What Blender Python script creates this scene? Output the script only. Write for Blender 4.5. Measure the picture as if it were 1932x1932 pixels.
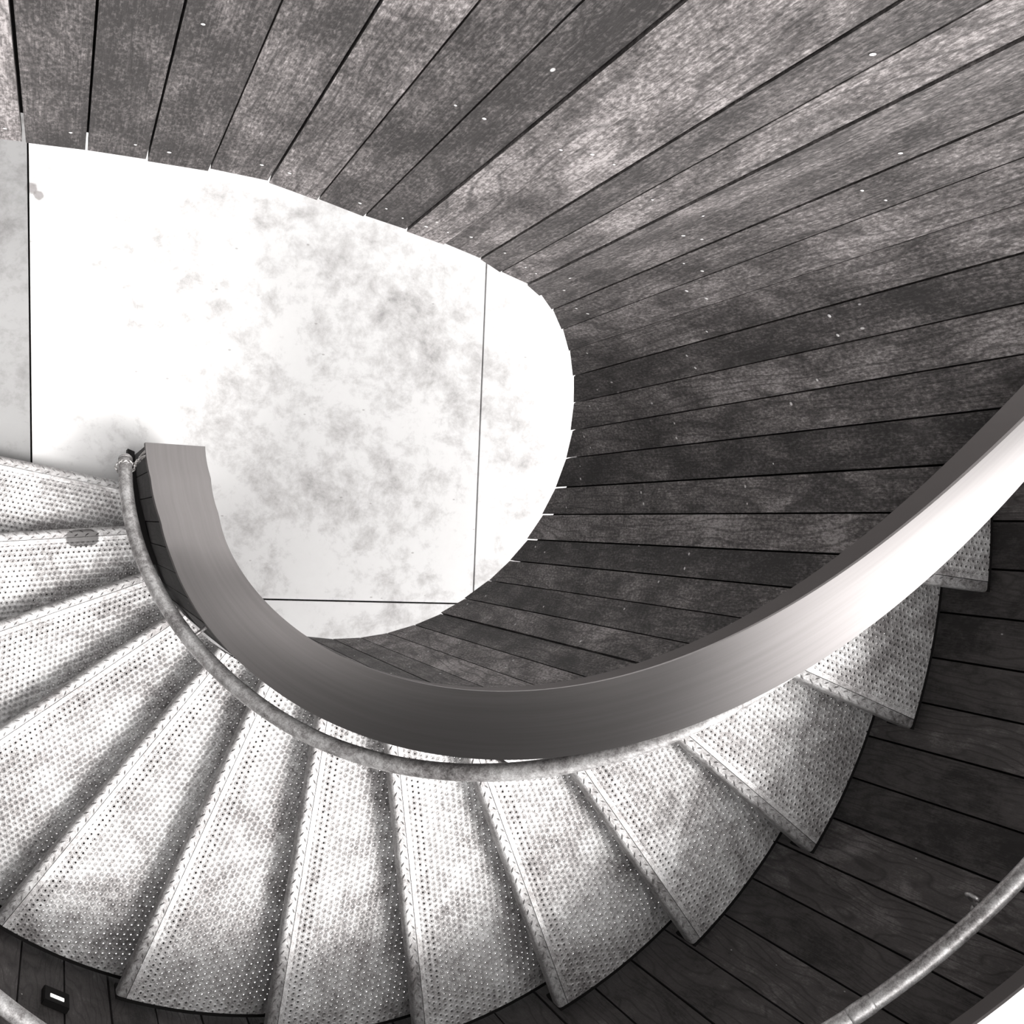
import bpy, bmesh, math, random
from math import sin, cos, pi, radians, sqrt, atan2, floor
from mathutils import Vector, Matrix

for o in list(bpy.data.objects):
    bpy.data.objects.remove(o)
SC = bpy.context.scene
U = 0.18                       # one riser, in metres; most lengths below are counted in risers

# ------------------------------------------------------------------ camera, world, sun, exposure
cam_d = bpy.data.cameras.new('camera'); cam = bpy.data.objects.new('camera', cam_d)
SC.collection.objects.link(cam); SC.camera = cam
F_PX = 2025.5
cam_d.sensor_width = 36.0; cam_d.sensor_fit = 'HORIZONTAL'
cam_d.lens = F_PX / 1932.0 * 36.0
cam_d.clip_start = 0.01; cam_d.clip_end = 200
dn = Vector((112.0 - 966, 975.5 - 966, F_PX)).normalized()      # straight down, in the camera's own axes
ex = Vector((1, 0, 0)); ex = (ex - ex.dot(dn) * dn).normalized()
ey = dn.cross(ex)
def c2w(v):
    return Vector((v.dot(ex), -v.dot(ey), -v.dot(dn)))
R3 = Matrix((c2w(Vector((1, 0, 0))), c2w(Vector((0, -1, 0))), c2w(Vector((0, 0, -1))))).transposed()
CAMX, CAMY, CAMZ = -5.059, 0.002, 26.78
cam.matrix_world = Matrix.Translation((CAMX * U, CAMY * U, CAMZ * U)) @ R3.to_4x4()

world = bpy.data.worlds.new('sky'); SC.world = world; world.use_nodes = True
bg = world.node_tree.nodes['Background']
# open sky: bright overhead and towards the open side, dim towards the building
wt = world.node_tree
tcw = wt.nodes.new('ShaderNodeTexCoord')
def wmath(op, a, b):
    nd = wt.nodes.new('ShaderNodeMath'); nd.operation = op
    for i, x in enumerate((a, b)):
        if isinstance(x, (int, float)): nd.inputs[i].default_value = x
        else: wt.links.new(x, nd.inputs[i])
    return nd.outputs[0]
def lobe(direction, power, gain):
    d = wt.nodes.new('ShaderNodeVectorMath'); d.operation = 'DOT_PRODUCT'
    wt.links.new(tcw.outputs['Generated'], d.inputs[0]); d.inputs[1].default_value = Vector(direction).normalized()
    return wmath('MULTIPLY', wmath('POWER', wmath('MAXIMUM', d.outputs['Value'], 0.0), power), gain)
SKY_BASE = 0.05
tot = wmath('ADD', lobe((0.24, -0.30, 0.92), 5.0, 5.2), SKY_BASE)
tot = wmath('ADD', tot, lobe((0.68, -0.72, 0.14), 4.0, 6.0))
tot = wmath('ADD', tot, lobe((-0.15, 0.95, 0.2), 2.0, 0.25))
wt.links.new(tot, bg.inputs[1])
bg.inputs[0].default_value = (1.0, 0.985, 0.975, 1)

sun_d = bpy.data.lights.new('sun', 'SUN'); sun = bpy.data.objects.new('sun', sun_d)
SC.collection.objects.link(sun)
SUN_DIR = Vector((0.23, -0.25, 1.0)).normalized()               # towards the sun
sun.rotation_euler = SUN_DIR.to_track_quat('Z', 'Y').to_euler()
sun_d.energy = 3.0; sun_d.angle = radians(15); sun_d.color = (1.0, 0.985, 0.965)

vs = SC.view_settings
SC.display_settings.display_device = 'sRGB'
vs.view_transform = 'Standard'; vs.look = 'None'; vs.gamma = 1.0; vs.use_curve_mapping = False
vs.exposure = 0.3
SC.cycles.max_bounces = 10
SC.cycles.transparent_max_bounces = 24

# ------------------------------------------------------------------ helpers
RND = random.Random(11)
TH1, ST = 207.342, 15.365
def ang(k):
    return radians(ST * k - TH1)
def P(R, k, z):
    a = ang(k); return Vector((R * cos(a) * U, R * sin(a) * U, z * U))
def PX(x, y, z):               # plan point counted from under the camera (y towards the picture's bottom)
    return Vector(((x + CAMX) * U, (-y + CAMY) * U, z * U))
def interp(tab, x):
    if x <= tab[0][0]: return tab[0][1]
    for (a, va), (b, vb) in zip(tab, tab[1:]):
        if x <= b: return va + (vb - va) * (x - a) / (b - a)
    return tab[-1][1]
def lerp(a, b, t): return a + (b - a) * t

def obj(name, bm, m, parent=None, smooth=False):
    me = bpy.data.meshes.new(name)
    bmesh.ops.recalc_face_normals(bm, faces=bm.faces)
    bm.to_mesh(me); bm.free()
    if m is not None:
        for mm in (m if isinstance(m, (list, tuple)) else [m]): me.materials.append(mm)
    if smooth:
        for p in me.polygons: p.use_smooth = True
    o = bpy.data.objects.new(name, me); SC.collection.objects.link(o)
    if parent is not None: o.parent = parent
    return o
def thing(name, label, cat, loc=(0, 0, 0), group=None):
    o = bpy.data.objects.new(name, None); SC.collection.objects.link(o)
    o.location = loc; o.empty_display_size = 0.05
    o['label'] = label; o['category'] = cat
    if group: o['group'] = group
    return o
def struct(name, bm, m, parent=None, smooth=False):
    o = obj(name, bm, m, parent, smooth)
    if parent is None: o['kind'] = 'structure'
    return o
def quadstrip(bm, rings, closed_ring=True, caps=True, mi=0):
    vs_ = [[bm.verts.new(p) for p in r] for r in rings]
    n = len(rings[0])
    for a, b in zip(vs_, vs_[1:]):
        for i in range(n if closed_ring else n - 1):
            f = bm.faces.new((a[i], a[(i + 1) % n], b[(i + 1) % n], b[i])); f.material_index = mi
    if caps and closed_ring:
        bm.faces.new(list(reversed(vs_[0]))); bm.faces.new(vs_[-1])
    return vs_
def tube(bm, pts, rad, seg=16, caps=True):
    rings = []; n = len(pts); up = Vector((0, 0, 1)); prev = None
    for i, p in enumerate(pts):
        t = (pts[min(i + 1, n - 1)] - pts[max(i - 1, 0)]).normalized()
        if prev is None:
            a = up if abs(t.dot(up)) < .95 else Vector((1, 0, 0))
            s = t.cross(a).normalized()
        else:
            s = (prev - prev.dot(t) * t).normalized()
        prev = s; u = s.cross(t)
        r = rad[i] if isinstance(rad, (list, tuple)) else rad
        rings.append([p + (s * cos(2 * pi * j / seg) + u * sin(2 * pi * j / seg)) * r for j in range(seg)])
    return quadstrip(bm, rings, True, caps)
def box(bm, c, ax, ay, az):
    v = [bm.verts.new(c + ax * i + ay * j + az * k) for i in (-1, 1) for j in (-1, 1) for k in (-1, 1)]
    for f in ((0, 1, 3, 2), (4, 6, 7, 5), (0, 4, 5, 1), (2, 3, 7, 6), (0, 2, 6, 4), (1, 5, 7, 3)):
        bm.faces.new([v[i] for i in f])
    return v

# ------------------------------------------------------------------ materials
class NT:
    def __init__(s, name):
        s.m = bpy.data.materials.new(name); s.m.use_nodes = True; s.t = s.m.node_tree
        s.b = s.t.nodes['Principled BSDF']; s.out = s.t.nodes['Material Output']
    def n(s, typ, **kw):
        nd = s.t.nodes.new(typ)
        for k, v in kw.items():
            if k.startswith('i_'): nd.inputs[k[2:].replace('_', ' ')].default_value = v
            else: setattr(nd, k, v)
        return nd
    def l(s, a, b): s.t.links.new(a, b)
    def math(s, op, a, b=None, c=None, clamp=False):
        nd = s.t.nodes.new('ShaderNodeMath'); nd.operation = op; nd.use_clamp = clamp
        for i, x in enumerate((a, b, c)):
            if x is None: continue
            if isinstance(x, (int, float)): nd.inputs[i].default_value = x
            else: s.l(x, nd.inputs[i])
        return nd.outputs[0]
    def ramp(s, fac, stops):
        nd = s.t.nodes.new('ShaderNodeValToRGB'); cr = nd.color_ramp
        while len(cr.elements) > len(stops): cr.elements.remove(cr.elements[-1])
        while len(cr.elements) < len(stops): cr.elements.new(0.5)
        for e, (p, c) in zip(cr.elements, stops):
            e.position = p; e.color = c if len(c) == 4 else (*c, 1)
        s.l(fac, nd.inputs[0]); return nd.outputs[0]
    def noise(s, vec, scale, detail=4, rough=.55, dist=0.0):
        nd = s.t.nodes.new('ShaderNodeTexNoise'); nd.inputs['Scale'].default_value = scale
        nd.inputs['Detail'].default_value = detail; nd.inputs['Roughness'].default_value = rough
        nd.inputs['Distortion'].default_value = dist
        if vec is not None: s.l(vec, nd.inputs['Vector'])
        return nd.outputs['Fac']
    def mapv(s, vec, scale=(1, 1, 1), loc=(0, 0, 0)):
        nd = s.t.nodes.new('ShaderNodeMapping'); nd.inputs['Scale'].default_value = scale
        nd.inputs['Location'].default_value = loc; s.l(vec, nd.inputs['Vector']); return nd.outputs[0]
    def mix(s, fac, a, b, typ='MIX'):
        nd = s.t.nodes.new('ShaderNodeMix'); nd.data_type = 'RGBA'; nd.blend_type = typ
        for idx, x in ((0, fac), (6, a), (7, b)):
            if isinstance(x, (int, float)): nd.inputs[idx].default_value = x
            elif isinstance(x, tuple): nd.inputs[idx].default_value = x if len(x) == 4 else (*x, 1)
            else: s.l(x, nd.inputs[idx])
        return nd.outputs[2]
    def bump(s, h, strength=.3, dist=.002, normal=None):
        nd = s.t.nodes.new('ShaderNodeBump'); nd.inputs['Strength'].default_value = strength
        nd.inputs['Distance'].default_value = dist; s.l(h, nd.inputs['Height'])
        if normal is not None: s.l(normal, nd.inputs['Normal'])
        s.l(nd.outputs[0], s.b.inputs['Normal']); return nd.outputs[0]
def G3(v, t=1.0):              # warm grey of the print
    return (v, v * (1 - .09 * t), v * (1 - .10 * t), 1)

def wood_mat(name, lo, hi, speck=1.0):
    T = NT(name)
    uv = T.n('ShaderNodeUVMap').outputs[0]
    isl = T.n('ShaderNodeNewGeometry').outputs['Random Per Island']
    warp = T.noise(T.mapv(uv, (5, 1.1, 1)), 1.0, 3, .5)
    sep = T.n('ShaderNodeSeparateXYZ'); T.l(uv, sep.inputs[0])
    # cathedral grain: contour lines of a stretched, warped field
    fld = T.math('ADD', T.math('MULTIPLY', warp, 1.0), T.math('MULTIPLY', sep.outputs[0], 2.0))
    rings = T.math('FRACT', T.math('MULTIPLY', fld, 13.0))
    ringl = T.ramp(rings, [(0.0, (1, 1, 1)), (.16, (0, 0, 0)), (.82, (.05, .05, .05)), (1.0, (1, 1, 1))])
    fibre = T.noise(T.mapv(uv, (420, 14, 1)), 1.0, 3, .6)
    blot = T.noise(T.mapv(uv, (9, 4.5, 1)), 1.0, 6, .7, .3)
    rough = T.noise(T.mapv(uv, (190, 85, 1)), 1.0, 5, .75)
    vor = T.n('ShaderNodeTexVoronoi', feature='F1'); vor.inputs['Scale'].default_value = 1.0
    T.l(T.mapv(uv, (9, 1.7, 1), (3.1, .4, 0)), vor.inputs['Vector'])
    kn = T.ramp(vor.outputs['Distance'], [(0.0, (1, 1, 1)), (.07, (.7, .7, .7)), (.1, (0, 0, 0)), (.13, (.35, .35, .35)), (.17, (0, 0, 0))])
    vs_ = T.n('ShaderNodeTexVoronoi', feature='F1'); vs_.inputs['Scale'].default_value = 1.0
    T.l(T.mapv(uv, (11, 6, 1), (7.7, 2.2, 0)), vs_.inputs['Vector'])
    spk = T.ramp(vs_.outputs['Distance'], [(0.0, (1, 1, 1)), (.022, (1, 1, 1)), (.034, (0, 0, 0))])
    f = T.math('ADD', T.math('MULTIPLY', T.math('SUBTRACT', blot, .5), 1.9), T.math('MULTIPLY', T.math('SUBTRACT', rough, .5), 2.3 * speck))
    f = T.math('ADD', f, T.math('MULTIPLY', T.math('SUBTRACT', fibre, .5), .8))
    f = T.math('ADD', f, T.math('ADD', T.math('MULTIPLY', T.math('SUBTRACT', isl, .5), .58), .42), None, True)
    col = T.ramp(f, [(0.0, G3(lo * .4)), (.3, G3(lo)), (.62, G3(hi)), (1.0, G3(hi * 2.4, .8))])
    col = T.mix(T.math('MULTIPLY', ringl, .62), col, G3(lo * .5))
    col = T.mix(T.math('MULTIPLY', kn, .55), col, G3(lo * .35))
    col = T.mix(T.math('MULTIPLY', spk, .8), col, G3(.62, .4))
    T.l(col, T.b.inputs['Base Color'])
    T.b.inputs['Roughness'].default_value = .72; T.b.inputs['Specular IOR Level'].default_value = .3
    h = T.math('ADD', T.math('MULTIPLY', rough, .8), T.math('MULTIPLY', ringl, -.35))
    h = T.math('ADD', h, T.math('MULTIPLY', fibre, .35))
    T.bump(h, .55, .0025)
    return T.m
M_WOOD = wood_mat('weathered_board', .065, .145)
M_WOOD_STAIR = wood_mat('shade_darkened_board', .018, .030, .3)  # same boards on the stair side, their shade put into a darker colour
M_WOOD_OUT = wood_mat('dark_board', .085, .115, .3)

def plain(name, col, rough=.6, metal=0.0, spec=.5):
    T = NT(name); T.b.inputs['Base Color'].default_value = col if len(col) == 4 else (*col, 1)
    T.b.inputs['Roughness'].default_value = rough; T.b.inputs['Metallic'].default_value = metal
    T.b.inputs['Specular IOR Level'].default_value = spec
    return T.m
M_BLACK = plain('black_steel', G3(.009), .7, 0, .15)
M_CORE = plain('dark_batten', G3(.008), .9, 0, .1)

def floor_mat(name, g_):
    T = NT(name); pos = T.n('ShaderNodeNewGeometry').outputs['Position']
    a = T.noise(pos, 1.7, 7, .68, .4); b = T.noise(pos, 9, 6, .75, .2); c = T.noise(pos, 60, 3, .6)
    f = T.math('ADD', T.math('MULTIPLY', a, .55), T.math('MULTIPLY', b, .45))
    col = T.ramp(f, [(.34, G3(.28 * g_, .4)), (.43, G3(.50 * g_, .25)), (.52, G3(.68 * g_, .1)), (1, (.76 * g_, .76 * g_, .755 * g_))])
    vor = T.n('ShaderNodeTexVoronoi'); vor.inputs['Scale'].default_value = 7.0
    T.l(T.mapv(pos, (1, 1.8, 1)), vor.inputs['Vector'])
    sp = T.ramp(vor.outputs['Distance'], [(0, (1, 1, 1)), (.03, (1, 1, 1)), (.06, (0, 0, 0))])
    col = T.mix(T.math('MULTIPLY', sp, .55), col, G3(.2))
    # the damp spot by the joint
    for (x, y, r) in ((-.60 + CAMX, 7.50, .13), (-.45 + CAMX, 7.36, .11)):
        d = T.n('ShaderNodeVectorMath', operation='DISTANCE'); T.l(pos, d.inputs[0]); d.inputs[1].default_value = (x * U, y * U, 0)
        dd = T.math('ADD', d.outputs['Value'], T.math('MULTIPLY', T.math('SUBTRACT', c, .5), .012))
        m = T.ramp(dd, [(r * U * .8, (1, 1, 1)), (r * U * 1.15, (0, 0, 0))])
        col = T.mix(T.math('MULTIPLY', m, .75), col, G3(.16))
    T.l(col, T.b.inputs['Base Color']); T.b.inputs['Roughness'].default_value = .8
    return T.m
M_FLOOR = floor_mat('pale_concrete', 1.0); M_FLOOR2 = floor_mat('greyer_concrete', .38)

def galv_nodes(T, co, base=.5):
    a = T.noise(co, 5, 5, .7, .3); b = T.noise(co, 55, 5, .8); c = T.noise(co, 260, 3, .7)
    f = T.math('ADD', T.math('ADD', T.math('MULTIPLY', a, .42), T.math('MULTIPLY', b, .40)), T.math('MULTIPLY', c, .22))
    return T.ramp(f, [(.40, G3(base * .26, .7)), (.48, G3(base * .66, .5)), (.54, G3(base * 1.08, .25)), (.63, G3(base * 1.7, .1))])

PIT, ROW, SHF = 0.104, 0.1075, 0.56
def tread_mat(holes, name, base=.50):
    T = NT(name)
    tc = T.n('ShaderNodeTexCoord').outputs['Object']
    rnd = T.n('ShaderNodeObjectInfo').outputs['Random']
    off = T.n('ShaderNodeCombineXYZ'); T.l(T.math('MULTIPLY', rnd, 9.0), off.inputs[0]); T.l(T.math('MULTIPLY', rnd, 5.0), off.inputs[2])
    add = T.n('ShaderNodeVectorMath', operation='ADD'); T.l(tc, add.inputs[0]); T.l(off.outputs[0], add.inputs[1])
    col = galv_nodes(T, add.outputs[0], base)
    # foot wear: darker smears
    wear = T.noise(T.mapv(add.outputs[0], (2.2, 7, 1)), 1.4, 4, .6, .5)
    col = T.mix(T.math('MULTIPLY', T.ramp(wear, [(.56, (0, 0, 0)), (.66, (1, 1, 1))]), .45), col, G3(.17))
    attr = T.n('ShaderNodeAttribute', attribute_type='OBJECT', attribute_name='["damp"]').outputs['Fac']
    sep = T.n('ShaderNodeSeparateXYZ'); T.l(tc, sep.inputs[0])
    X = T.math('DIVIDE', sep.outputs[0], U); Y = T.math('DIVIDE', sep.outputs[1], U)
    edge = T.math('MULTIPLY', T.math('SUBTRACT', T.noise(tc, 60, 3), .5), .5)
    ex_ = T.math('POWER', T.math('ABSOLUTE', T.math('DIVIDE', T.math('SUBTRACT', X, 4.62), .34)), 3.0)
    ey_ = T.math('POWER', T.math('ABSOLUTE', T.math('DIVIDE', T.math('SUBTRACT', Y, .19), .19)), 3.0)
    el = T.math('ADD', T.math('ADD', ex_, ey_), edge)
    dm = T.ramp(el, [(.75, (1, 1, 1)), (1.0, (0, 0, 0))])
    col = T.mix(T.math('MULTIPLY', T.math('MULTIPLY', dm, attr), .93), col, G3(.05))
    T.b.inputs['Roughness'].default_value = .5; T.b.inputs['Metallic'].default_value = .25
    if not holes:
        T.l(col, T.b.inputs['Base Color']); return T.m
    # staggered dimples, every other one pierced through
    row = T.math('FLOOR', T.math('DIVIDE', Y, ROW))
    fy = T.math('MULTIPLY', T.math('SUBTRACT', T.math('FRACT', T.math('DIVIDE', Y, ROW)), .5), ROW)
    xs = T.math('DIVIDE', T.math('ADD', X, T.math('MULTIPLY', row, PIT * SHF)), PIT)
    coli = T.math('FLOOR', xs)
    fx = T.math('MULTIPLY', T.math('SUBTRACT', T.math('FRACT', xs), .5), PIT)
    d = T.math('SQRT', T.math('ADD', T.math('MULTIPLY', fx, fx), T.math('MULTIPLY', fy, fy)))
    wn = T.n('ShaderNodeTexWhiteNoise', noise_dimensions='2D')
    cv = T.n('ShaderNodeCombineXYZ'); T.l(coli, cv.inputs[0]); T.l(row, cv.inputs[1]); T.l(cv.outputs[0], wn.inputs[0])
    par = T.math('MODULO', T.math('ABSOLUTE', T.math('ADD', coli, 0.0)), 2.0)
    rad = T.math('ADD', T.math('MULTIPLY', par, .003), T.math('ADD', T.math('MULTIPLY', wn.outputs[0], .003), .0115))
    inside = T.math('GREATER_THAN', Y, .27)
    hole = T.math('MULTIPLY', T.math('LESS_THAN', d, rad), inside)
    # raised rim round each hole
    rim = T.ramp(T.math('DIVIDE', d, .05), [(0.0, (0, 0, 0)), (.38, (.55, .55, .55)), (.56, (1, 1, 1)), (1.0, (0, 0, 0))])
    hgt = T.math('MULTIPLY', rim, inside)
    shade = T.math('MULTIPLY', T.math('LESS_THAN', d, .0205), inside)
    col = T.mix(T.math('MULTIPLY', shade, T.math('ADD', T.math('MULTIPLY', wn.outputs[0], .5), .45)), col, G3(.05))
    T.l(col, T.b.inputs['Base Color'])
    T.bump(hgt, .8, .002)
    tr = T.n('ShaderNodeBsdfTransparent'); mx = T.n('ShaderNodeMixShader')
    T.l(hole, mx.inputs[0]); T.l(T.b.outputs[0], mx.inputs[1]); T.l(tr.outputs[0], mx.inputs[2])
    T.l(mx.outputs[0], T.out.inputs['Surface'])
    return T.m
M_TREAD = tread_mat(True, 'perforated_galvanised_sheet')
M_NOSE = tread_mat(False, 'galvanised_chequer_strip', .33)
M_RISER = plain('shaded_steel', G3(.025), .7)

def cap_mat():
    T = NT('satin_grey_capping'); uv = T.n('ShaderNodeUVMap').outputs[0]
    a = T.noise(T.mapv(uv, (1.2, 60, 1)), 1.0, 4, .6); b = T.noise(T.mapv(uv, (900, 900, 1)), 1.0, 2, .6)
    c = T.noise(T.mapv(uv, (2.2, 150, 1), (4, 1, 0)), 1.0, 3, .65)
    col = T.ramp(T.math('ADD', T.math('MULTIPLY', a, .7), T.math('MULTIPLY', b, .3)), [(.3, G3(.235, .6)), (.7, G3(.29, .6))])
    scr = T.ramp(c, [(.71, (0, 0, 0)), (.75, (1, 1, 1))])
    col = T.mix(T.math('MULTIPLY', scr, .5), col, G3(.10, .6))
    T.l(col, T.b.inputs['Base Color']); T.b.inputs['Roughness'].default_value = .37
    T.b.inputs['Metallic'].default_value = 1.0
    return T.m
M_CAP = cap_mat()
M_FASCIA = plain('matt_grey_edge', G3(.13), .7, 0, .2)
def tube_mat():
    T = NT('galvanised_tube'); co = T.n('ShaderNodeNewGeometry').outputs['Position']
    T.l(galv_nodes(T, co, .46), T.b.inputs['Base Color'])
    T.b.inputs['Roughness'].default_value = .42; T.b.inputs['Metallic'].default_value = .6
    return T.m
M_TUBE = tube_mat()
M_NAIL = plain('pale_nail_heads', G3(.6, .3), .6)
M_CHAIN = plain('bright_zinc', (.6, .58, .57, 1), .3, .9)
def lamp_mat():
    T = NT('lit_lens'); T.b.inputs['Base Color'].default_value = (.9, .9, .9, 1)
    T.b.inputs['Emission Color'].default_value = (1, .98, .95, 1); T.b.inputs['Emission Strength'].default_value = 1.6
    return T.m
M_LAMP = lamp_mat()

# ------------------------------------------------------------------ floor: pale slabs with open joints
def line_x(a, b, y):  # x on the line a-b at plan y
    return a[0] + (b[0] - a[0]) * (y - a[1]) / (b[1] - a[1])
J1 = ((-.68, -8.54), (-.59, -1.27)); J2 = ((10.55, -6.76), (10.18, 1.94)); HJ = ((4.68, 2.03), (9.64, 2.29))
def hy(x): return HJ[0][1] + (HJ[1][1] - HJ[0][1]) * (x - HJ[0][0]) / (HJ[1][0] - HJ[0][0])
bm = bmesh.new()
xlines = [lambda y, o=o: line_x(J1[0], J1[1], y) + o for o in (-33, -22, -11, 0)] + [lambda y, o=o: line_x(J2[0], J2[1], y) + o for o in (0, 11, 22, 33)]
ylines = [-60, -31, 2.0, 31, 60]
g = .022
for i in range(len(xlines) - 1):
    for j in range(len(ylines) - 1):
        def yy(x, jj):
            return hy(x) if jj == 2 else ylines[jj]
        def cr(xi, jj, sx, sy):
            y = ylines[jj]; x = xlines[xi](y)
            y = yy(x, jj); x = xlines[xi](y)
            return PX(x + sx * g, y + sy * g, 0)
        c = [cr(i, j, 1, 1), cr(i + 1, j, -1, 1), cr(i + 1, j + 1, -1, -1), cr(i, j + 1, 1, -1)]
        top = [bm.verts.new(p) for p in c]; bot = [bm.verts.new(p - Vector((0, 0, .12))) for p in c]
        f = bm.faces.new(top); f.material_index = 1 if i == 2 else 0
        bm.faces.new(list(reversed(bot)))
        for q in range(4): bm.faces.new((top[q], bot[q], bot[(q + 1) % 4], top[(q + 1) % 4]))
floor_o = struct('floor', bm, [M_FLOOR, M_FLOOR2])
bm = bmesh.new(); box(bm, PX(5, 0, -.6), Vector((8, 0, 0)), Vector((0, 11, 0)), Vector((0, 0, .04)))
obj('joint_bed', bm, M_CORE, floor_o)

# ------------------------------------------------------------------ board walls
def cap_z(k): return 4.545 + 1.066 * k
R_IN = [(-1, 2.9), (-.23, 2.76), (.62, 2.48), (1.69, 2.35), (2.8, 2.365), (5, 2.385), (30, 2.385)]
R_OUT = [(-.5, 4.25), (.3, 3.8), (1.01, 3.54), (1.85, 3.37), (2.65, 3.33), (4, 3.335), (30, 3.335)]
def bot_z(k): return max(.02, -2.771 + .951 * k)

def board(bm, uvl, a, b, n, za0, zb0, za1, zb1, th, gap=.010):
    """upright flat board between plan points a and b (metres), front face looking along n"""
    d = (b - a); w = d.length; d = d / w
    j = RND.uniform(-.012, .012) * U
    a2 = a + d * gap * U + n * (j + RND.uniform(-.004, .004) * U); b2 = b - d * gap * U + n * (j + RND.uniform(-.004, .004) * U)
    e = RND.uniform(-.02, .03)
    uo, vo = RND.uniform(0, 40), RND.uniform(0, 40)
    lo = [a2, b2, b2 - n * th, a2 - n * th]
    zz0 = [za0 + e, zb0 + e, zb0 + e, za0 + e]; zz1 = [za1, zb1, zb1, za1]
    v0 = [bm.verts.new(Vector((p.x, p.y, z * U))) for p, z in zip(lo, zz0)]
    v1 = [bm.verts.new(Vector((p.x, p.y, z * U))) for p, z in zip(lo, zz1)]
    us = [0, w, w + th, -th]
    def face(vv, uvs):
        f = bm.faces.new(vv)
        for lp, uv in zip(f.loops, uvs): lp[uvl].uv = (uv[0] + uo, uv[1] + vo)
    for q in range(4):
        r = (q + 1) % 4
        face((v0[q], v0[r], v1[r], v1[q]), ((us[q], zz0[q] * U), (us[r], zz0[r] * U), (us[r], zz1[r] * U), (us[q], zz1[q] * U)))
    face(v1, [(0, 0)] * 4); face(list(reversed(v0)), [(0, 0)] * 4)
    NAILS.append((a2, b2, n, max(za0, zb0), min(za1, zb1)))

NAILS = []
def flat(v): return Vector((v.x, v.y, 0))
TOP_L = 26.0
# landing parapet path: plan points under the camera frame, with the height of the board ends
LAND = [(4.594, -2.487, 16.3), (4.225, -2.543, 16.45), (3.84, -2.556, 16.85), (3.41, -2.628, 17.0), (3.015, -2.71, 17.03), (2.613, -2.80, 17.03),
        (2.18, -2.915, 17.03), (1.73, -3.02, 17.03), (1.213, -3.067, 17.03), (.69, -3.086, 17.03), (.205, -3.10, 17.03), (-.27, -3.106, 17.03),
        (-.76, -3.106, 17.03), (-1.25, -3.106, 17.03), (-1.74, -3.106, 17.03), (-2.23, -3.106, 17.03), (-2.72, -3.106, 17.03)]
bm = bmesh.new(); uvl = bm.loops.layers.uv.new('UVMap')
joints = [20.04, 19.40, 18.76, 18.12, 17.49, 16.84, 16.2, 15.55, 14.9, 14.21, 13.56, 12.92, 12.33, 11.7, 11.05, 10.43]
k = 10.43
while k > .5:
    k -= .632; joints.append(k)
joints.append(-.05)
joints = sorted(j for j in joints if j >= -.06)
OV = .145                                                     # capping overhang on the well side
for ka, kb in zip(joints, joints[1:]):
    a = flat(P(interp(R_IN, ka) + OV, ka, 0)); b = flat(P(interp(R_IN, kb) + OV, kb, 0))
    n = -flat((a + b) / 2).normalized()
    board(bm, uvl, a, b, n, bot_z(ka), bot_z(kb), cap_z(ka) - .1, cap_z(kb) - .1, .1 * U)
for p, q in zip(LAND, LAND[1:]):
    a = flat(PX(p[0], p[1], 0)); b = flat(PX(q[0], q[1], 0)); d = (b - a).normalized()
    n = Vector((-d.y, d.x, 0)); n = n if n.y < 0 else -n
    board(bm, uvl, a, b, n, p[2], q[2], TOP_L, TOP_L, .1 * U, .02 if p is LAND[11] else .009)
wall_in = struct('wall_inner', bm, M_WOOD)
bm = bmesh.new()
for a, b, n, z0, z1 in NAILS:
    d = (b - a).normalized()
    for zr in (.36, 2.85, 5.3):
        for fr in (.27, .74):
            if RND.random() < (.45 if zr < 1 else .55): continue
            z = z0 + zr + RND.uniform(-.07, .07)
            if z > z1 - .3: continue
            p = a.lerp(b, fr + RND.uniform(-.05, .05)); c = Vector((p.x, p.y, z * U)) + n * .006 * U
            r = RND.uniform(.011, .022) * U
            vv = [bm.verts.new(c + (d * cos(q) + Vector((0, 0, 1)) * sin(q)) * r) for q in [2 * pi * j / 8 for j in range(8)]]
            tip = bm.verts.new(c + n * .006 * U)
            for j in range(8): bm.faces.new((vv[j], vv[(j + 1) % 8], tip))
obj('nail_heads', bm, M_NAIL, wall_in)
# boards on the stair side of the same parapet
def low(k): return .45 * max(0.0, 1 - k / 3.2)
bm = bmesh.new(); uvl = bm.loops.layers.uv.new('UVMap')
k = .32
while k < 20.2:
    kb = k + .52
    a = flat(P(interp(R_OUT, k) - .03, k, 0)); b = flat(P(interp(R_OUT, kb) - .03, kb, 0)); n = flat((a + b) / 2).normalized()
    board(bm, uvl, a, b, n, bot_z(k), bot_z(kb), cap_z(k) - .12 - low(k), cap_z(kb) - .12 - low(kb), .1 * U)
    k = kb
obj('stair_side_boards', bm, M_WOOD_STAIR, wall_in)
# battens that carry the boards
bm = bmesh.new(); rings = []
k = .5
while k <= 20.3:
    ri, ro = interp(R_IN, k) + OV + .13, interp(R_OUT, k + .3) - .16
    z0 = bot_z(k) + (.16 if bot_z(k) > .1 else 0); z1 = cap_z(k) - .15 - low(k)
    rings.append([P(ri, k, z0), P(ro, k, z0), P(ro, k, z1), P(ri, k, z1)]); k += .25
quadstrip(bm, rings)
rings = []
for i_, p in enumerate(LAND):
    up_ = .32 if i_ >= 11 else .07
    rings.append([PX(p[0], p[1] - .13, p[2] + up_), PX(p[0], p[1] - .7, p[2] + up_), PX(p[0], p[1] - .7, TOP_L - .1), PX(p[0], p[1] - .13, TOP_L - .1)])
quadstrip(bm, rings)
obj('batten_core', bm, M_CORE, wall_in)

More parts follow.
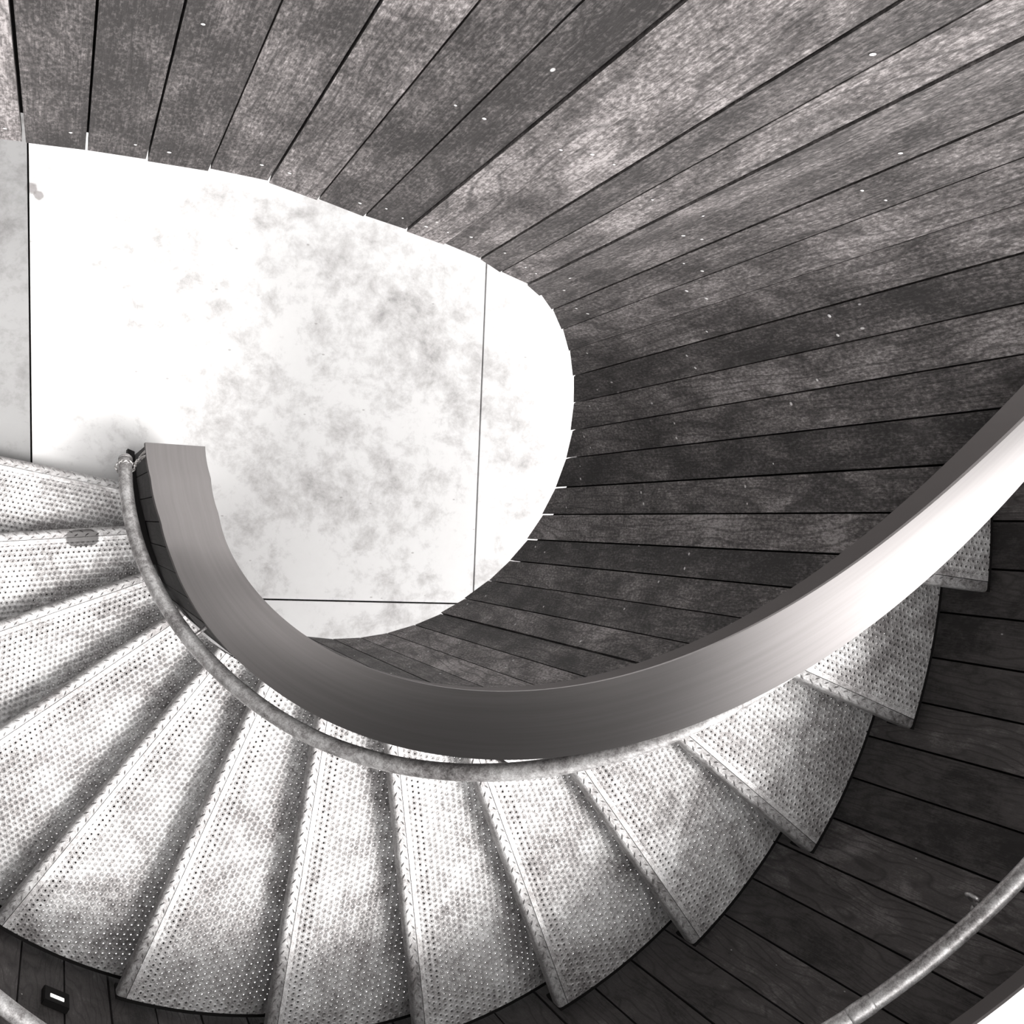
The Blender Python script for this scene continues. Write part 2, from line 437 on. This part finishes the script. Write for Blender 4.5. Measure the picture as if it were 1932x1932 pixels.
# outer wall of the stair
R_WALL = 9.78
bm = bmesh.new(); uvl = bm.loops.layers.uv.new('UVMap')
joints = [10.62 - .331 * i for i in range(0, 36)] + [10.62 + .3165 * i for i in range(1, 32)]
joints = sorted(j for j in joints if j > -.8)
for ka, kb in zip(joints, joints[1:]):
    a = flat(P(R_WALL, ka, 0)); b = flat(P(R_WALL, kb, 0)); n = -flat((a + b) / 2).normalized()
    board(bm, uvl, a, b, n, max(.02, ka - 1.9), max(.02, kb - 1.9), cap_z(ka) - .1, cap_z(kb) - .1, .12 * U, .018)
wall_out = struct('wall_outer', bm, M_WOOD_OUT)
bm = bmesh.new(); rings = []
k = -.6
while k <= 20.3:
    z0 = max(.02, k - 1.6); z1 = cap_z(k) - .15
    rings.append([P(R_WALL + .14, k, z0), P(R_WALL + .7, k, z0), P(R_WALL + .7, k, z1), P(R_WALL + .14, k, z1)]); k += .25
quadstrip(bm, rings); obj('batten_core', bm, M_CORE, wall_out)

# black steel edge at the foot of the parapet, beside the lowest steps
bm = bmesh.new(); rings = []
for i in range(13):
    k = .25 + i * .22; r = interp(R_OUT, k + .05)
    r0, r1 = r - .02 + .0 * k, r + .14
    rings.append([P(r0, k, .02), P(r1, k, .02), P(r1, k, k * .95 + .45), P(r0, k, k * .95 + .45)])
quadstrip(bm, rings); tr = struct('trim_1', bm, M_BLACK)

# ------------------------------------------------------------------ parapet cappings
def capping(name, label, rin, rout, k0, k1, skew, drop=.40, land=False):
    t = thing(name, label, 'capping', P((rin(k0) + rout(k0)) / 2, k0, cap_z(k0)))
    base = t.location.copy()
    bm = bmesh.new(); uvl = bm.loops.layers.uv.new('UVMap'); st = []
    k = k0
    while k < k1 + 1e-6:
        sk = skew * max(0.0, 1 - (k - k0) / 2.6)
        z = cap_z(k + sk * .5)
        st.append((P(rin(k), k, z), P(rout(k + sk), k + sk, z))); k += .125
    n = 6; th = .05
    L = 0; prev = None; grid = []; us = []
    for a, b in st:
        c = (a + b) / 2
        if prev is not None: L += (c - prev).length
        prev = c; us.append(L)
        top = [a.lerp(b, i / n) for i in range(n + 1)]
        grid.append([bm.verts.new(p - base) for p in top] + [bm.verts.new(p - base - Vector((0, 0, th * U))) for p in reversed(top)])
    m = len(grid[0])
    for i in range(len(grid) - 1):
        for j in range(m):
            jj = (j + 1) % m
            f = bm.faces.new((grid[i][j], grid[i][jj], grid[i + 1][jj], grid[i + 1][j]))
            w = (st[0][0] - st[0][1]).length
            vv = [min(x, m - 1 - x) / n * w for x in (j, jj, jj, j)]
            for lp, uu, v_ in zip(f.loops, (us[i], us[i], us[i + 1], us[i + 1]), vv): lp[uvl].uv = (uu, v_)
            f.smooth = j < n
    bm.faces.new(grid[0]); bm.faces.new(list(reversed(grid[-1])))
    bmesh.ops.recalc_face_normals(bm, faces=bm.faces)
    for e in bm.edges:
        if len(e.link_faces) == 2 and e.calc_face_angle(0) > .5: e.smooth = False
    obj('top_plate', bm, M_CAP, t)
    for side in (0, 1):
        bm = bmesh.new(); uvl = bm.loops.layers.uv.new('UVMap'); rings = []
        for a, b in st:
            d = flat(b - a).normalized() * .05 * U
            p = a if side == 0 else b - d
            dz = Vector((0, 0, drop * U)); top = Vector((0, 0, th * U))
            rings.append([p - base - top, p + d - base - top, p + d - base - dz, p - base - dz])
        quadstrip(bm, rings)
        for f in bm.faces:
            f.smooth = False
            for lp in f.loops: lp[uvl].uv = (lp.vert.co.x + lp.vert.co.y, lp.vert.co.z)
        obj('fascia', bm, M_FASCIA, t)
    return t
capping('parapet_capping', 'wide smooth grey capping spiralling over the inner board wall, with a square-cut lower end',
        lambda k: interp(R_IN, k), lambda k: interp(R_OUT, k), -.23, 20.0, .53)
capping('parapet_capping', 'pale capping of the outer wall, showing in the bottom right corner above the wall rail',
        lambda k: 9.52, lambda k: 10.5, -.5, 20.0, 0.0, .28)

# ------------------------------------------------------------------ stair treads
OFFS = {1: -.01, 2: .03, 3: -.02, 4: .05, 5: -.09, 6: 0, 7: -.04, 8: -.04, 9: .03, 10: .07, 11: .09, 12: 0, 13: 0}
RI_T, RO_T = 3.36, 9.60
def make_step(k, label):
    a0 = ang(k) + (-OFFS.get(k, 0)) / 7.0
    t = thing('stair_tread', label, 'step', (0, 0, k * U), 'perforated steel treads of the spiral stair')
    t.rotation_euler = (0, 0, a0)
    # local frame: x runs out along the nosing, y points uphill
    a1 = radians(ST) + (OFFS.get(k, 0) - OFFS.get(k + 1, 0)) / 7.0
    LAP = .54; N = .165; th = .03
    ro = RO_T + (0.06 if k == 13 else 0)
    def rear(r):                 # a point on the rear edge at radius about r
        return Vector((r * cos(a1) - LAP * sin(a1), r * sin(a1) + LAP * cos(a1)))
    def arc(R, y0, p_end, steps=10):
        aa = math.asin(y0 / R); bb = atan2(p_end.y, p_end.x)
        return [Vector((R * cos(lerp(aa, bb, i / steps)), R * sin(lerp(aa, bb, i / steps)))) for i in range(steps + 1)]
    def slab(bm, outline, z0, z1):
        top = [bm.verts.new(Vector((p.x * U, p.y * U, z1 * U))) for p in outline]
        bot = [bm.verts.new(Vector((p.x * U, p.y * U, z0 * U))) for p in outline]
        bm.faces.new(top); bm.faces.new(list(reversed(bot))); n = len(outline)
        for i in range(n): bm.faces.new((top[i], bot[i], bot[(i + 1) % n], top[(i + 1) % n]))
    pi_, po = rear(sqrt(RI_T ** 2 - LAP ** 2)), rear(sqrt(ro ** 2 - LAP ** 2))
    outer = arc(ro, N + .012, po); inner = arc(RI_T, N + .012, pi_, 5)
    bm = bmesh.new()
    slab(bm, outer + list(reversed(inner)), -th, 0)
    o = obj('perforated_plate', bm, M_TREAD, t); o['damp'] = 1.0 if k == 2 else 0.0
    # black steel end plate that carries the outer end
    bm = bmesh.new(); rings = []
    for q in arc(ro, .0, po, 12):
        dq = q.normalized()
        rings.append([Vector((p.x * U, p.y * U, z * U)) for p, z in ((q + dq * .004, .0), (q + dq * .06, .0), (q + dq * .06, -.62), (q + dq * .004, -.62))])
    quadstrip(bm, rings); obj('end_plate', bm, M_BLACK, t)
    # nosing: flat strip rolled down at the front, with raised bars
    bm = bmesh.new(); rings = []
    xa, xb = RI_T + .01, ro - .005
    prof = [(N, .0), (.06, .004)] + [(.06 - .075 * sin(q * pi / 2 / 4), .004 - .075 + .075 * cos(q * pi / 2 / 4)) for q in range(1, 5)] + [(-.015, -.27), (.01, -.27), (.01, -.06), (N, -.06)]
    for s in range(13):
        x = lerp(xa, xb, s / 12)
        rings.append([Vector((x * U, y * U, z * U)) for y, z in prof])
    quadstrip(bm, rings)
    x = xa + .08; i = 0
    while x < xb - .1:
        for rowi, yc in enumerate((.125, .048)):
            sg = 1 if rowi == 0 else -1
            cx_ = x + (.107 if rowi else 0)
            if cx_ > xb - .08: continue
            l = .074; w = .017; h = .034
            dx, dy = cos(radians(48 * sg)), sin(radians(48 * sg)); dx, dy = dx * l, dy * l * .62
            nx, ny = -sin(radians(48 * sg)) * w, cos(radians(48 * sg)) * w
            base = [(cx_ - dx, yc - dy), (cx_ + nx, yc + ny), (cx_ + dx, yc + dy), (cx_ - nx, yc - ny)]
            bv = [bm.verts.new(Vector((p * U, q * U, -.002 * U))) for p, q in base]
            r1 = bm.verts.new(Vector(((cx_ - dx * .4) * U, (yc - dy * .4) * U, h * U))); r2 = bm.verts.new(Vector(((cx_ + dx * .4) * U, (yc + dy * .4) * U, h * U)))
            for f in ((bv[0], bv[1], r1), (bv[1], bv[2], r2), (bv[1], r2, r1), (bv[2], bv[3], r2), (bv[3], bv[0], r1), (bv[3], r1, r2)): bm.faces.new(f)
        x += .215; i += 1
    o = obj('nosing', bm, M_NOSE, t); o['damp'] = 1.0 if k == 2 else 0.0
    # riser at the rear edge, standing on small feet that leave slots of daylight
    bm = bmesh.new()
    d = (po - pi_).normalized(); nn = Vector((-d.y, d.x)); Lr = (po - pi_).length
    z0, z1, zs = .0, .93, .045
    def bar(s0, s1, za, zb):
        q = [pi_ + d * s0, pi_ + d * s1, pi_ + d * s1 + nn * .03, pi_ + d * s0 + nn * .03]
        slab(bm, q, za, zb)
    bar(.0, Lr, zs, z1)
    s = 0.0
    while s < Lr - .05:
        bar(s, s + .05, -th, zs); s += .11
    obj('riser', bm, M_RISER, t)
    return t
LAB = {1: 'lowest perforated steel tread, its chequered edge meeting the pale floor',
       2: 'second tread up from the floor, with a dark damp patch on its edge strip',
       3: 'third tread up from the floor, running past the open end of the tube rail',
       4: 'fourth tread up, its inner end under the small rail bracket',
       5: 'fifth tread up, beside the step light on the outer wall',
       6: 'sixth tread up, its outer corner at the bottom left beside dark boards',
       7: 'seventh tread up from the floor, running down to the bottom edge of the photo',
       8: 'eighth tread up, pale and nearly upright in the middle of the bottom edge',
       9: 'ninth tread up, its pointed outer corner on the dark boards at bottom centre',
       10: 'tenth tread up, where the tube rail slips under the wide capping',
       11: 'eleventh tread up, large and bright, third from the top of those in view',
       12: 'twelfth tread up, second highest in view, half covered by the wide capping',
       13: 'highest tread in view, a small corner showing right of the wide capping'}
LAB[14] = 'fourteenth tread up, out of sight behind the bright upper stretch of the wide capping'
LAB[15] = 'fifteenth tread up, out of sight behind the inner board wall at the right edge'
LAB[16] = 'sixteenth tread up, out of sight behind the inner board wall, beyond the right edge'
for k in range(1, 17): make_step(k, LAB[k])

# ------------------------------------------------------------------ tube rails
R_RAIL = [(.7, 4.03), (1.04, 3.955), (1.43, 3.885), (1.87, 3.82), (2.35, 3.765), (2.83, 3.72), (3.28, 3.685), (3.84, 3.665), (4.6, 3.655), (5.4, 3.675), (6.3, 3.71), (7.2, 3.725), (30, 3.71)]
def rail_z(k): return 3.598 + 1.066 * k
t = thing('handrail', 'slim galvanised tube handrail curving beside the inner board wall, chain at its end', 'handrail', P(4.0, .8, 4.4))
B = t.location.copy()
bm = bmesh.new(); pts = []
k = .72
while k < 19.5: pts.append(P(interp(R_RAIL, k), k, rail_z(k)) - B); k += .1
tube(bm, pts, .13 * U, 20); obj('tube', bm, M_TUBE, t, True)
bm = bmesh.new()
dd = (pts[0] - pts[1]).normalized()
tube(bm, [pts[0] - dd * .02 * U, pts[0] + dd * .03 * U, pts[0] + dd * .07 * U, pts[0] + dd * .085 * U], [.134 * U, .134 * U, .11 * U, .05 * U], 20); obj('end_cap', bm, M_TUBE, t, True)
for kb in (4.12, 8.6, 13.0, 17.4):
    bm = bmesh.new(); zc = rail_z(kb)
    p0 = P(3.26, kb, zc - .75); p1 = P(interp(R_RAIL, kb), kb, zc - .75); p2 = P(interp(R_RAIL, kb), kb, zc - .08)
    rr = .035 * U
    tube(bm, [p0 - B, p0.lerp(p1, .5) - B, p1.lerp(p0, .12) - B, p1 + Vector((0, 0, .05 * U)) - B, p1.lerp(p2, .4) - B, p2 - B], rr, 10)
    tube(bm, [p0 - B, p0.lerp(p1, .06) - B], .11 * U, 14)
    obj('bracket', bm, M_TUBE, t, True)

t = thing('handrail', 'galvanised tube handrail fixed to the dark outer wall, crossing the bottom right corner', 'handrail', P(9.27, 2, 6.1))
B = t.location.copy()
bm = bmesh.new(); pts = []
k = 1.0
def orr(k): return 9.27
def oz(k): return 4.067 + k
while k < 19.5: pts.append(P(orr(k), k, oz(k)) - B); k += .08
tube(bm, pts, .13 * U, 20); obj('tube', bm, M_TUBE, t, True)
bm = bmesh.new()
tube(bm, [P(orr(q), q, oz(q)) - B for q in (10.08, 10.10, 10.12, 10.2, 10.22, 10.24)], [.131 * U, .137 * U, .139 * U, .139 * U, .137 * U, .131 * U], 20); obj('joint_sleeve', bm, M_TUBE, t, True)
for kb in (2.6, 6.85, 11.06, 15.3):
    bm = bmesh.new(); zc = oz(kb)
    pw = P(R_WALL, kb, zc - .62); pr = P(9.27, kb, zc - .1)
    inw = flat(P(1, kb, 0)).normalized()
    mid = [pr + Vector((0, 0, -.03 * U)) - inw * .06 * U, pr + Vector((0, 0, -.06 * U)) - inw * .15 * U, pr + Vector((0, 0, -.13 * U)) - inw * .19 * U, pr + Vector((0, 0, -.22 * U)) - inw * .15 * U, pr + Vector((0, 0, -.3 * U)) + inw * .05 * U, pw - inw * .02 * U]
    tube(bm, [p - B for p in mid], .03 * U, 10)
    tube(bm, [pw - B, pw - inw * .03 * U - B], .1 * U, 14)
    obj('bracket', bm, M_TUBE, t, True)

# chain tied round the rail end and hooked to the wall
def chain_path():
    k0 = .86; c = P(interp(R_RAIL, k0), k0, rail_z(k0)); tng = (P(interp(R_RAIL, k0 + .1), k0 + .1, rail_z(k0 + .1)) - c).normalized()
    s = tng.cross(Vector((0, 0, 1))).normalized(); u = s.cross(tng)
    pts = [c + (s * cos(q) + u * sin(q)) * .172 * U for q in [radians(x) for x in range(0, 361, 12)]]
    return c, s, u, tng, pts
c, s, u, tng, loop = chain_path()
wallp = P(3.74, .48, 4.62)
side = 1 if (wallp - c).dot(s) > 0 else -1
if side < 0:
    s = -s; u = s.cross(tng)
    loop = [c + (s * cos(q) + u * sin(q)) * .172 * U for q in [radians(x) for x in range(0, 361, 12)]]
def sag(a, b, dz, n=16):
    return [a.lerp(b, i / n) + Vector((0, 0, -dz * 4 * (i / n) * (1 - i / n))) for i in range(n + 1)]
path = loop + sag(loop[-1], wallp, .28 * U)[1:] + sag(wallp, c + s * .2 * U - tng * .12 * U, .55 * U)[1:] + sag(c + s * .2 * U - tng * .12 * U, wallp + tng * .12 * U, .20 * U)[1:] + sag(wallp + tng * .12 * U, wallp + tng * .25 * U - s * .12 * U, .35 * U)[1:]
bm = bmesh.new()
seg = []; acc = 0; last = path[0]; out = [(path[0], (path[1] - path[0]).normalized())]
for p, q in zip(path, path[1:]):
    d = (q - p).length
    while acc + d >= .058 * U:
        tt = (.058 * U - acc) / d; p = p.lerp(q, tt); d = (q - p).length; acc = 0
        out.append((p.copy(), (q - p).normalized() if d > 1e-9 else out[-1][1]))
    acc += d
for i, (p, dr) in enumerate(out):
    a = Vector((0, 0, 1)) if abs(dr.z) < .9 else Vector((1, 0, 0))
    n1 = dr.cross(a).normalized(); n2 = n1.cross(dr)
    w = (n1 + n2 * .3).normalized() if i % 2 else (n2 - n1 * .3).normalized()
    ln = [p + dr * cos(x) * .043 * U + w * sin(x) * .024 * U for x in [2 * pi * j / 10 for j in range(10)]]
    rings = []
    nn = dr.cross(w)
    for j, q in enumerate(ln):
        rad = (q - p).normalized()
        rings.append([q + (rad * cos(x) + nn * sin(x)) * .0095 * U for x in [2 * pi * m / 6 for m in range(6)]])
    rings.append(rings[0])
    quadstrip(bm, rings, True, False)
ch = obj('chain', bm, M_CHAIN, None, True)
ch['label'] = 'thin zinc chain knotted round the tube rail end and hooked to the wall'; ch['category'] = 'chain'

# ------------------------------------------------------------------ step light on the outer wall
t = thing('step_light', 'small black step light with a bright slot on the outer wall boards, bottom left', 'lamp', P(R_WALL, 5.575, 6.72))
B = t.location.copy(); a = ang(5.575)
er = Vector((cos(a), sin(a), 0)); et = Vector((-sin(a), cos(a), 0)); ez = Vector((0, 0, 1))
bm = bmesh.new(); box(bm, -er * .055 * U, et * .235 * U, er * .055 * U, ez * .30 * U)
bmesh.ops.bevel(bm, geom=list(bm.edges), offset=.012 * U, segments=2, affect='EDGES')
obj('housing', bm, M_BLACK, t)
bm = bmesh.new(); box(bm, -er * .113 * U + ez * .06 * U, et * .125 * U, er * .006 * U, ez * .06 * U)
o = obj('lens', bm, M_LAMP, t); o['label'] = 'bright white slot lens'
